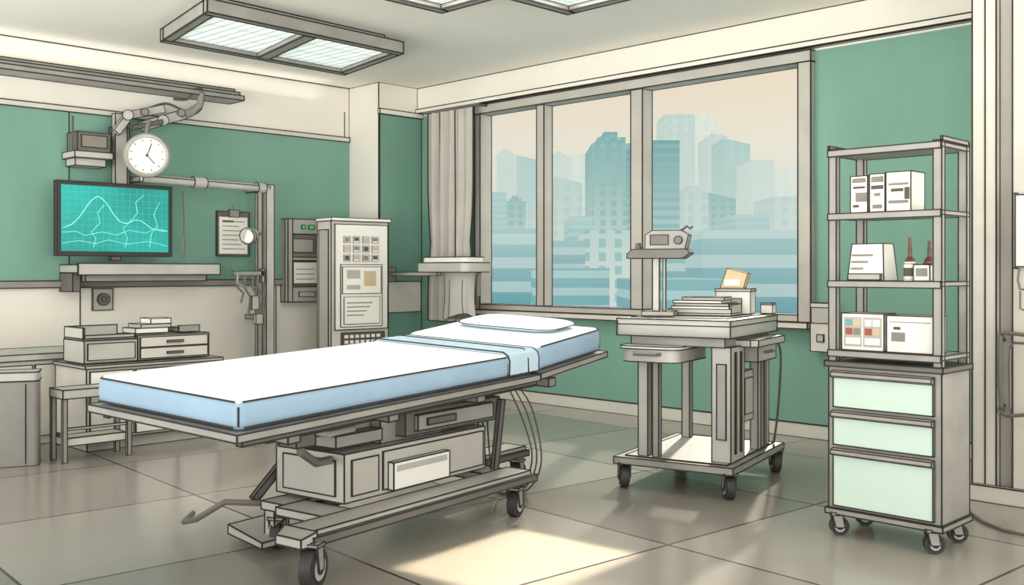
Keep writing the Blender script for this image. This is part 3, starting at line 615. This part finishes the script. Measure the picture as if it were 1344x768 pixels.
# gauge
c=hx(193,204,.06); ck=thing('round_gauge','round white dial gauge with a grey rim hanging below the jointed arm','gauge',(c.x,c.y,c.z-.175),64)
R=.172; tl=math.radians(-14); tilt=lambda p:(p[0]*math.cos(tl)-(p[2]-R)*math.sin(tl),p[1],R+p[0]*math.sin(tl)+(p[2]-R)*math.cos(tl))
b=MB(.005); b.cyl((0,-.02,R),(0,.05,R),R,seg=36); b.ring((0,-.022,R),(0,1,0),R-.012,.02,36); b.build('rim','steel',ck)
b=MB(0); b.cyl((0,-.026,R),(0,-.018,R),R-.026,seg=36); b.build('dial','paper',ck)
b=MB(0)
for i in range(12):
    a=2*math.pi*i/12; r0,r1=R*.66,R*.78; b.bar((math.cos(a)*r0,-.028,R+math.sin(a)*r0),(math.cos(a)*r1,-.028,R+math.sin(a)*r1),.005,.006,ink=False)
b.map(tilt); b.build('tick_marks','dark',ck)
b=MB(0); b.bar((0,-.03,R),(.01,-.03,R+R*.6),.006,.007,ink=False); b.bar((0,-.03,R),(R*.42,-.03,R-.05),.006,.006,ink=False); b.cyl((0,-.035,R),(0,-.026,R),.012,seg=12); b.map(tilt); b.build('hands','dark',ck)
b=MB(.004); b.tube([(0,.03,2*R),(0,.03,2*R+.05),(.02,.03,2*R+.12)],.02,8); b.build('hanger','steel_d',ck)
# module
loc,w_,h_=boxL(95,148,174,213,-.26); t=thing('box_module','dark grey box module with a ledge left of the jointed arm','device',loc,90)
b=MB(.005); b.box(-w_/2+.04,w_/2-.02,0,.2,h_*.35,h_); b.box(-w_/2+.07,w_/2-.05,-.006,0,h_*.5,h_*.9,1); b.build('housing',['steel_d','mark'],t)
b=MB(.005); b.box(-w_/2,w_/2-.02,-.05,.2,h_*.12,h_*.33); b.box(-w_/2+.03,w_/2-.05,.02,.2,-.03,h_*.12); b.build('ledge','steel_l',t)
pbox(t,'bracket','dark',(-.05,.05,.2,.216,h_*.3,h_*.8),.005); pbox(t,'antenna','dark',(-w_/2,-w_/2+.012,.0,.012,h_*.34,h_+.12),0)
# probe
p0=hx(238,247,-.11);p1=hx(238,340,-.11); t=thing('hanging_probe','thin pen shaped probe hanging on a cord from the pipe frame','probe',(-.075,p0.y,p1.z),0)
Lp=p0.z-p1.z
b=MB(0); b.tube([(-.01,0,Lp-.03),(.0,.005,Lp*.5),(0,0,.19)],.006,6); b.build('cord','dark',t)
b=MB(0); b.tube([(0,0,0),(0,0,.02),(0,0,.16),(0,0,.2)],[.004,.013,.013,.006],8); b.build('probe_body','steel_d',t)
# clipboard
loc,w_,h_=boxL(285,327,278,336,-.455); t=thing('clipboard','clipboard with a printed white sheet hung on the green wall','clipboard',loc,90)
b=MB(.005); b.box(-w_/2,w_/2,0,.02,0,h_); b.build('board','steel_d',t)
b=MB(0); b.box(-w_/2+.02,w_/2-.02,-.004,0,.02,h_-.05,0,ink=False)
for i in range(7): b.box(-w_/2+.05,w_/2-.05-.03*(i%3),-.006,-.004,.06+i*.042,.068+i*.042,1,ink=False)
b.box(-w_/2+.05,0,-.006,-.004,h_-.1,h_-.08,1,ink=False)
b.build('sheet',['paper','mark'],t)
b=MB(.004); b.box(-.05,.05,-.02,0,h_-.05,h_+.015); b.ring((0,-.005,h_+.03),(0,1,0),.025,.006,16); b.build('clip','steel',t)
# spot lamp
c=hx(330,308,-.02); t=thing('spot_lamp','small round spot lamp clamped on the post of the pipe frame','lamp',(c.x+.06,c.y-.02,c.z-.09),70)
b=MB(.005); b.tube([(-.06,-.10,.07),(-.04,-.06,.08),(.01,.0,.09),(.04,.03,.1)],[.075,.07,.05,.02],16,ink=True); b.build('shade','steel_l',t)
b=MB(.004); b.tube([(.03,.02,.1),(.06,.03,.09),(.08,.04,.10)],.014,8); b.build('clamp','steel_d',t)
b=MB(.004); b.cyl((-.065,-.105,.068),(-.055,-.095,.0695),.062,seg=16); b.build('lens','white',t)
# hoses
c=hx(325,360,-.05); t=thing('hanging_hoses','bundle of grey hoses and clamps hanging from a hook on the pipe frame','hoses',(c.x,c.y,hx(325,430,-.05).z),90)
b=MB(.004); b.box(-.14,.16,.0,.025,.46,.50); b.box(.14,.17,-.0,.025,.40,.52); b.tube([(-.1,-.01,.48),(-.12,-.03,.40),(-.06,-.03,.36)],.012,8); b.build('hook_bar','steel',t)
for i,(a,zz) in enumerate(((-.1,.22),(-.03,.1),(.05,.02),(.1,.08))):
    b=MB(0); b.tube([(a,-.01,.47),(a-.02,-.03,.36),(a+.04,-.03,.24+zz*.3),(a+.02,-.02,zz)],.011,7); b.build('hose','steel_d',t)
pbox(t,'hose_clamp','grey',(.02,.09,-.04,0,.16,.28)); pbox(t,'hose_clamp','grey',(.06,.13,-.04,0,.03,.12))
loc,w_,h_=boxL(122,148,379,407,-.465); t=thing('power_socket','square grey socket plate on the pale wall below the shelf ledge','socket',loc,90)
b=MB(.005); b.box(-w_/2,w_/2,0,.022,0,h_); b.build('plate','grey',t)
b=MB(.004); b.cyl((0,-.02,h_*.5),(0,0,h_*.5),.05,seg=20); b.cyl((0,-.024,h_*.5),(0,-.02,h_*.5),.022,seg=14); b.build('dial','steel_d',t)
# dispenser
loc,w_,h_=boxL(378,424,288,396,-.36); t=thing('paper_dispenser','grey wall dispenser unit with a sheet of paper left of the white cabinet','dispenser',loc,90)
b=MB(.006); b.box(-w_/2,w_/2,.05,.127,0,h_,1); b.box(-w_/2,-w_/2+.05,0,.05,0,h_); b.box(w_/2-.05,w_/2,0,.05,0,h_); b.box(-w_/2+.05,w_/2-.05,0,.05,0,h_*.18); b.box(-w_/2+.05,w_/2-.05,0,.05,h_*.82,h_); b.box(-w_/2+.05,w_/2-.05,0,.05,h_*.5,h_*.54); b.build('housing',['steel_l','steel'],t)
b=MB(.004); b.box(-w_/2+.06,w_/2-.06,.0,.045,h_*.22,h_*.48)
for i in range(3): b.box(-w_/2+.09,w_/2-.1,-.002,0,h_*(.27+.06*i),h_*(.28+.06*i),1,ink=False)
b.build('paper','paper mark'.split(),t)
pbox(t,'display','grey',(-w_/2+.07,w_/2-.1,.02,.045,h_*.6,h_*.76)); pbox(t,'button','signal',(-.05,-.01,-.01,0,h_*.88,h_*.93)); pbox(t,'button','signal',(.03,.09,-.01,0,h_*.88,h_*.93)); pbox(t,'button','grey',(-.08,.1,-.01,0,h_*.06,h_*.12))
# supply cabinet
loc,w_,h_=boxL(437,507,291,470,.28); h_=loc.z+h_; loc.z=0
t=thing('supply_cabinet','tall white cabinet with printed panels and cards standing beside the corner column','cabinet',loc,84)
b=MB(.006); b.box(-w_/2,w_/2,0,.26,0,h_); b.box(-w_/2-.006,-w_/2,.04,.22,.3,h_-.08,1); b.build('body',['pale','grey'],t)
b=MB(.005); b.box(-w_/2+.03,w_/2-.02,-.02,0,h_-1.0,h_-.03); f=b.build('front_panel','white',t)
for i in range(4):
    for j in range(3):
        x=-w_/2+.15+i*.1; zz=h_-.17-j*.085
        b=MB(.0025); b.box(x-.032,x+.032,-.03,-.02,zz-.03,zz+.03,0); b.box(x-.024,x+.024,-.032,-.03,zz-.022+.01*(i%2),zz+.022,1+(i+j*2)%3,ink=False); b.build('card',['white','mark','dark','olive'],f)
x0=-w_/2+.085
b=MB(.004); b.box(x0,x0+.44,-.028,-.02,h_-.975,h_-.40,0); b.box(x0+.015,x0+.425,-.034,-.028,h_-.67,h_-.42,0); b.box(x0+.06,x0+.2,-.036,-.034,h_-.53,h_-.45,1,ink=False); b.box(x0+.24,x0+.37,-.036,-.034,h_-.60,h_-.46,2,ink=False); b.box(x0+.06,x0+.2,-.036,-.034,h_-.63,h_-.59,1,ink=False); b.build('notice',['paper','grey','olive'],f)
b=MB(.003); b.box(x0+.03,x0+.41,-.036,-.0285,h_-.95,h_-.70,0)
for i in range(4): b.box(x0+.06,x0+.33-.03*i,-.038,-.036,h_-.76-.038*i,h_-.75-.038*i,1,ink=False)
b.build('notice',['paper','mark'],f)
b=MB(.003); b.box(-w_/2+.1,w_/2-.06,-.03,0,h_-1.20,h_-1.03,1)
for i in range(7):
    for j in range(3): x=-w_/2+.14+i*.057; zz=h_-1.065-j*.05; b.box(x-.018,x+.018,-.036,-.03,zz-.014,zz+.014,0,ink=False)
b.build('keypad',['paper','dark'],t)
b=MB(.004); b.box(-w_/2-.012,w_/2+.012,-.03,.27,h_+.001,h_+.03); b.build('top_cap','white',t)
# swing arm tray
yy=-.45; x0=hy(564,350,yy).x; x1=hy(632,350,yy).x; zt_=hy(595,345,yy).z
t=thing('swing_arm_tray','grey rounded tray on a swing arm with a grey cloth hanging below, before the curtain','tray',(x0,yy,zt_),0); w_=x1-x0
b=MB(.006); b.prism([(x+w_/2,y-.02) for x,y in rr(w_/2,.17,.09,5)],-.085,-.0,'z',sharp=.8); b.prism([(x+w_/2,y-.02) for x,y in rr(w_/2-.05,.13,.07,5)],.001,.05,'z',mi=1,sharp=.8); b.build('tray_top',['steel_l','white'],t)
pbox(t,'arm','steel_l',(-x0+.035,.08,.02,.07,-.12,-.088),.004); pbox(t,'wall_plate','steel',(-x0+.014,-x0+.034,-.0,.09,-.18,-.04),.004)
b=MB(.004); nn=36; vs=[]; rows=6
for j in range(rows+1):
    h=j/rows; z=-.088-.40*h
    for i in range(nn):
        a=2*math.pi*i/nn; wv=1+.10*math.sin(a*7+h)*h+.05*math.sin(a*3); sx=w_*(.27-.03*math.sin(h*3)); vs.append((w_*.60+sx*math.cos(a)*wv,-.01+.085*math.sin(a)*wv,z-(.03*math.sin(a*2) if j==rows else 0)))
fs=[(j*nn+i,j*nn+(i+1)%nn,(j+1)*nn+(i+1)%nn,(j+1)*nn+i) for j in range(rows) for i in range(nn)]+[tuple(range(nn)),tuple(rows*nn+i for i in range(nn))]
b.add(vs,fs)
for i in range(nn): b.seg(vs[rows*nn+i],vs[rows*nn+(i+1)%nn])
for i in (21,26,31):
    for j in range(1,rows): b.seg(vs[j*nn+i],vs[(j+1)*nn+i])
b.build('hanging_cloth','grey',t)
b=MB(.005); b.tube([(w_-.02,-.0,-.087),(w_-.012,-.02,-.16),(w_-.005,-.03,-.30)],.014,8); b.build('hanging_cable','steel_d',t)
# ---- furniture row on the left floor
t=thing('waste_bin','tall grey round cornered waste bin with a flat lid, left of the step table','bin',(1.34,-4.375,0),66)
b=MB(.005); b.prism(rr(.13,.11,.03,4),0,.52,'z'); b.seg((.06,-.112,.02),(.06,-.112,.50)); b.build('bin_body','bin',t)
b=MB(.005); b.prism(rr(.133,.113,.032,4),.522,.575,'z'); b.build('bin_lid','steel_l',t)
t=thing('low_bench_cabinet','low pale cabinet with a grey top against the wall behind the waste bin','cabinet',(.4,-4.26,0),90)
b=MB(.005); b.box(-.64,.64,-.3,.3,.0,.58); b.build('body','pale',t)
b=MB(.005); b.box(-.66,.66,-.32,.3,.582,.625); b.build('top','steel_l',t)
for i in range(3):
    b=MB(.004); b.box(-.62+.42*i,-.22+.42*i,-.315,-.301,.06,.55); d=b.build('door','pale',t)
    b=MB(.003); b.box(-.26+.42*i,-.245+.42*i,-.335,-.316,.32,.44); b.build('handle','steel_d',d)
t=thing('step_table','small low grey table with an under shelf right of the waste bin','table',(1.44,-3.955,0),90)
b=MB(.005); b.box(-.22,.22,-.11,.1,.40,.455); b.build('table_top','steel_l',t)
b=MB(.005); b.box(-.19,.19,-.082,.075,.10,.15); b.build('under_shelf','pale',t)
pbox(t,'stretcher','steel_l',(-.19,.19,-.095,-.085,.2,.215))
for sx in (-1,1):
    for y in (-.095,.085): b=MB(.004); b.box(sx*.205-.014,sx*.205+.014,y-.012,y+.012,0,.40); b.build('leg','steel',t)
t=thing('storage_cabinet','low pale storage cabinet carrying a drawer unit behind the foot of the bed','cabinet',(1.02,-3.44,0),90)
b=MB(.005); b.box(-.48,.48,-.26,.26,.08,.55); b.box(-.46,.46,-.22,.25,0,.078,1); b.build('body',['pale','grey'],t)
b=MB(.005); b.box(-.495,.495,-.28,.265,.552,.572); b.build('top','steel_l',t)
for i in range(3):
    b=MB(.004); b.box(-.46+.31*i,-.17+.31*i,-.275,-.261,.1,.53); d=b.build('door','white',t)
    b=MB(.003); b.box(-.2+.31*i,-.19+.31*i,-.29,-.276,.3,.4); b.build('handle','steel_d',d)
t=thing('desk_drawer_unit','wide low pale drawer unit with a raised tray at its left end','drawers',(1.05,-3.46,.5815),90)
b=MB(.005); b.box(-.085,.445,-.17,.17,0,.17); b.box(-.45,-.087,-.17,.17,0,.15,0); b.build('case','grey',t)
for z0,z1 in ((.012,.082),(.09,.158)):
    b=MB(.004); b.box(-.07,.43,-.182,-.171,z0,z1); d=b.build('drawer','pale',t); b=MB(.003); b.box(.12,.24,-.192,-.183,z0+.025,z0+.04); b.build('handle','steel_d',d)
b=MB(.004); b.box(-.43,-.11,-.182,-.171,.02,.13); b.build('front_flap','steel_l',t)
b=MB(.005); b.box(-.45,-.09,-.15,.16,.152,.163); b.box(-.45,-.44,-.15,.16,.163,.235); b.box(-.44,-.09,.15,.16,.163,.235); b.box(-.44,-.10,-.15,-.14,.163,.185); b.build('tray','steel_l',t)
b=MB(.004); b.box(-.14,.1,-.1,.1,0,.035,0); b.box(-.1,.12,-.1,.1,.036,.062,1); b.box(-.02,.13,-.08,.08,.063,.1,0)
single(b,'folder_stack',['white','steel_l'],'stack of white and grey folders on top of the drawer unit','folders',(1.03,-3.38,.7605),90)
b=MB(.004); b.box(-.08,.08,-.09,.09,0,.03,0); b.box(-.08,.08,-.1,-.09,0,.045,0); single(b,'shallow_tray',['steel'],'shallow grey tray at the right end of the drawer unit','tray',(1.05,-3.13,.7605),90)
# ================================================================= WORLD, SUN, CAMERA
wd=bpy.data.worlds.new('World'); SC.world=wd; wd.use_nodes=True; n=wd.node_tree.nodes; L=wd.node_tree.links; bg=n['Background']
tc=n.new('ShaderNodeTexCoord'); sp=n.new('ShaderNodeSeparateXYZ'); L.new(tc.outputs['Generated'],sp.inputs[0])
rp=n.new('ShaderNodeValToRGB'); cr=rp.color_ramp
mr=n.new('ShaderNodeMapRange'); mr.inputs['From Min'].default_value=-.1; mr.inputs['From Max'].default_value=.9; L.new(sp.outputs['Z'],mr.inputs['Value'])
L.new(mr.outputs['Result'],rp.inputs['Fac'])
cr.elements[0].position=0; cr.elements[0].color=rgba((214,222,216)); cr.elements[1].position=1; cr.elements[1].color=rgba((244,243,240))
for p,c in ((.10,(216,225,218)),(.17,(230,231,220)),(.22,(240,234,217)),(.28,(244,228,204)),(.5,(242,238,230))):
    e=cr.elements.new(p); e.color=rgba(c)
# added fill: world strength raised behind the camera, most near and below the horizon
dp=n.new('ShaderNodeVectorMath'); dp.operation='DOT_PRODUCT'; dp.inputs[1].default_value=(S,-S,0); L.new(tc.outputs['Generated'],dp.inputs[0])
m2=n.new('ShaderNodeMapRange'); m2.inputs['From Min'].default_value=-.1; m2.inputs['From Max'].default_value=.6; L.new(dp.outputs['Value'],m2.inputs['Value'])
m4=n.new('ShaderNodeValToRGB'); m5=n.new('ShaderNodeMapRange'); m5.inputs['From Min'].default_value=-.5; m5.inputs['From Max'].default_value=.75; L.new(sp.outputs['Z'],m5.inputs['Value']); L.new(m5.outputs['Result'],m4.inputs['Fac'])
ce=m4.color_ramp.elements; ce[0].position=.34; ce[0].color=(1,1,1,1); ce[1].position=.84; ce[1].color=(.20,.20,.20,1)
e=ce.new(.46); e.color=(.47,.47,.47,1); e=ce.new(.55); e.color=(.43,.43,.43,1)
m6=n.new('ShaderNodeMath'); m6.operation='MULTIPLY'; m6.inputs[1].default_value=7.6; L.new(m4.outputs['Color'],m6.inputs[0])
mx=n.new('ShaderNodeMix'); mx.data_type='FLOAT'; L.new(m2.outputs['Result'],mx.inputs[0]); mx.inputs[2].default_value=.96; L.new(m6.outputs[0],mx.inputs[3]); L.new(mx.outputs[0],bg.inputs['Strength'])
nx=n.new('ShaderNodeMix'); nx.data_type='RGBA'; m3=n.new('ShaderNodeMapRange'); m3.inputs['From Min'].default_value=0; m3.inputs['From Max'].default_value=.3; L.new(dp.outputs['Value'],m3.inputs['Value'])
L.new(m3.outputs['Result'],nx.inputs[0]); L.new(rp.outputs['Color'],nx.inputs[6]); nx.inputs[7].default_value=rgba((242,241,236)); L.new(nx.outputs[2],bg.inputs['Color'])
l=bpy.data.lights.new('sun','SUN'); l.energy=3.0; l.angle=math.radians(2); l.color=(1,.91,.78); so=bpy.data.objects.new('sun',l); COL.objects.link(so)
so.rotation_euler=Vector((1.7,-3.57,-2.3)).to_track_quat('-Z','Y').to_euler(); so.location=(0,5,6)
cd=bpy.data.cameras.new('camera'); co=bpy.data.objects.new('camera',cd); COL.objects.link(co); co.location=CAM
co.rotation_euler=(math.radians(90),0,math.radians(45)); cd.sensor_width=36; cd.lens=F/1344*36; cd.shift_y=-(384-V0)/1344; cd.clip_end=2000
SC.camera=co
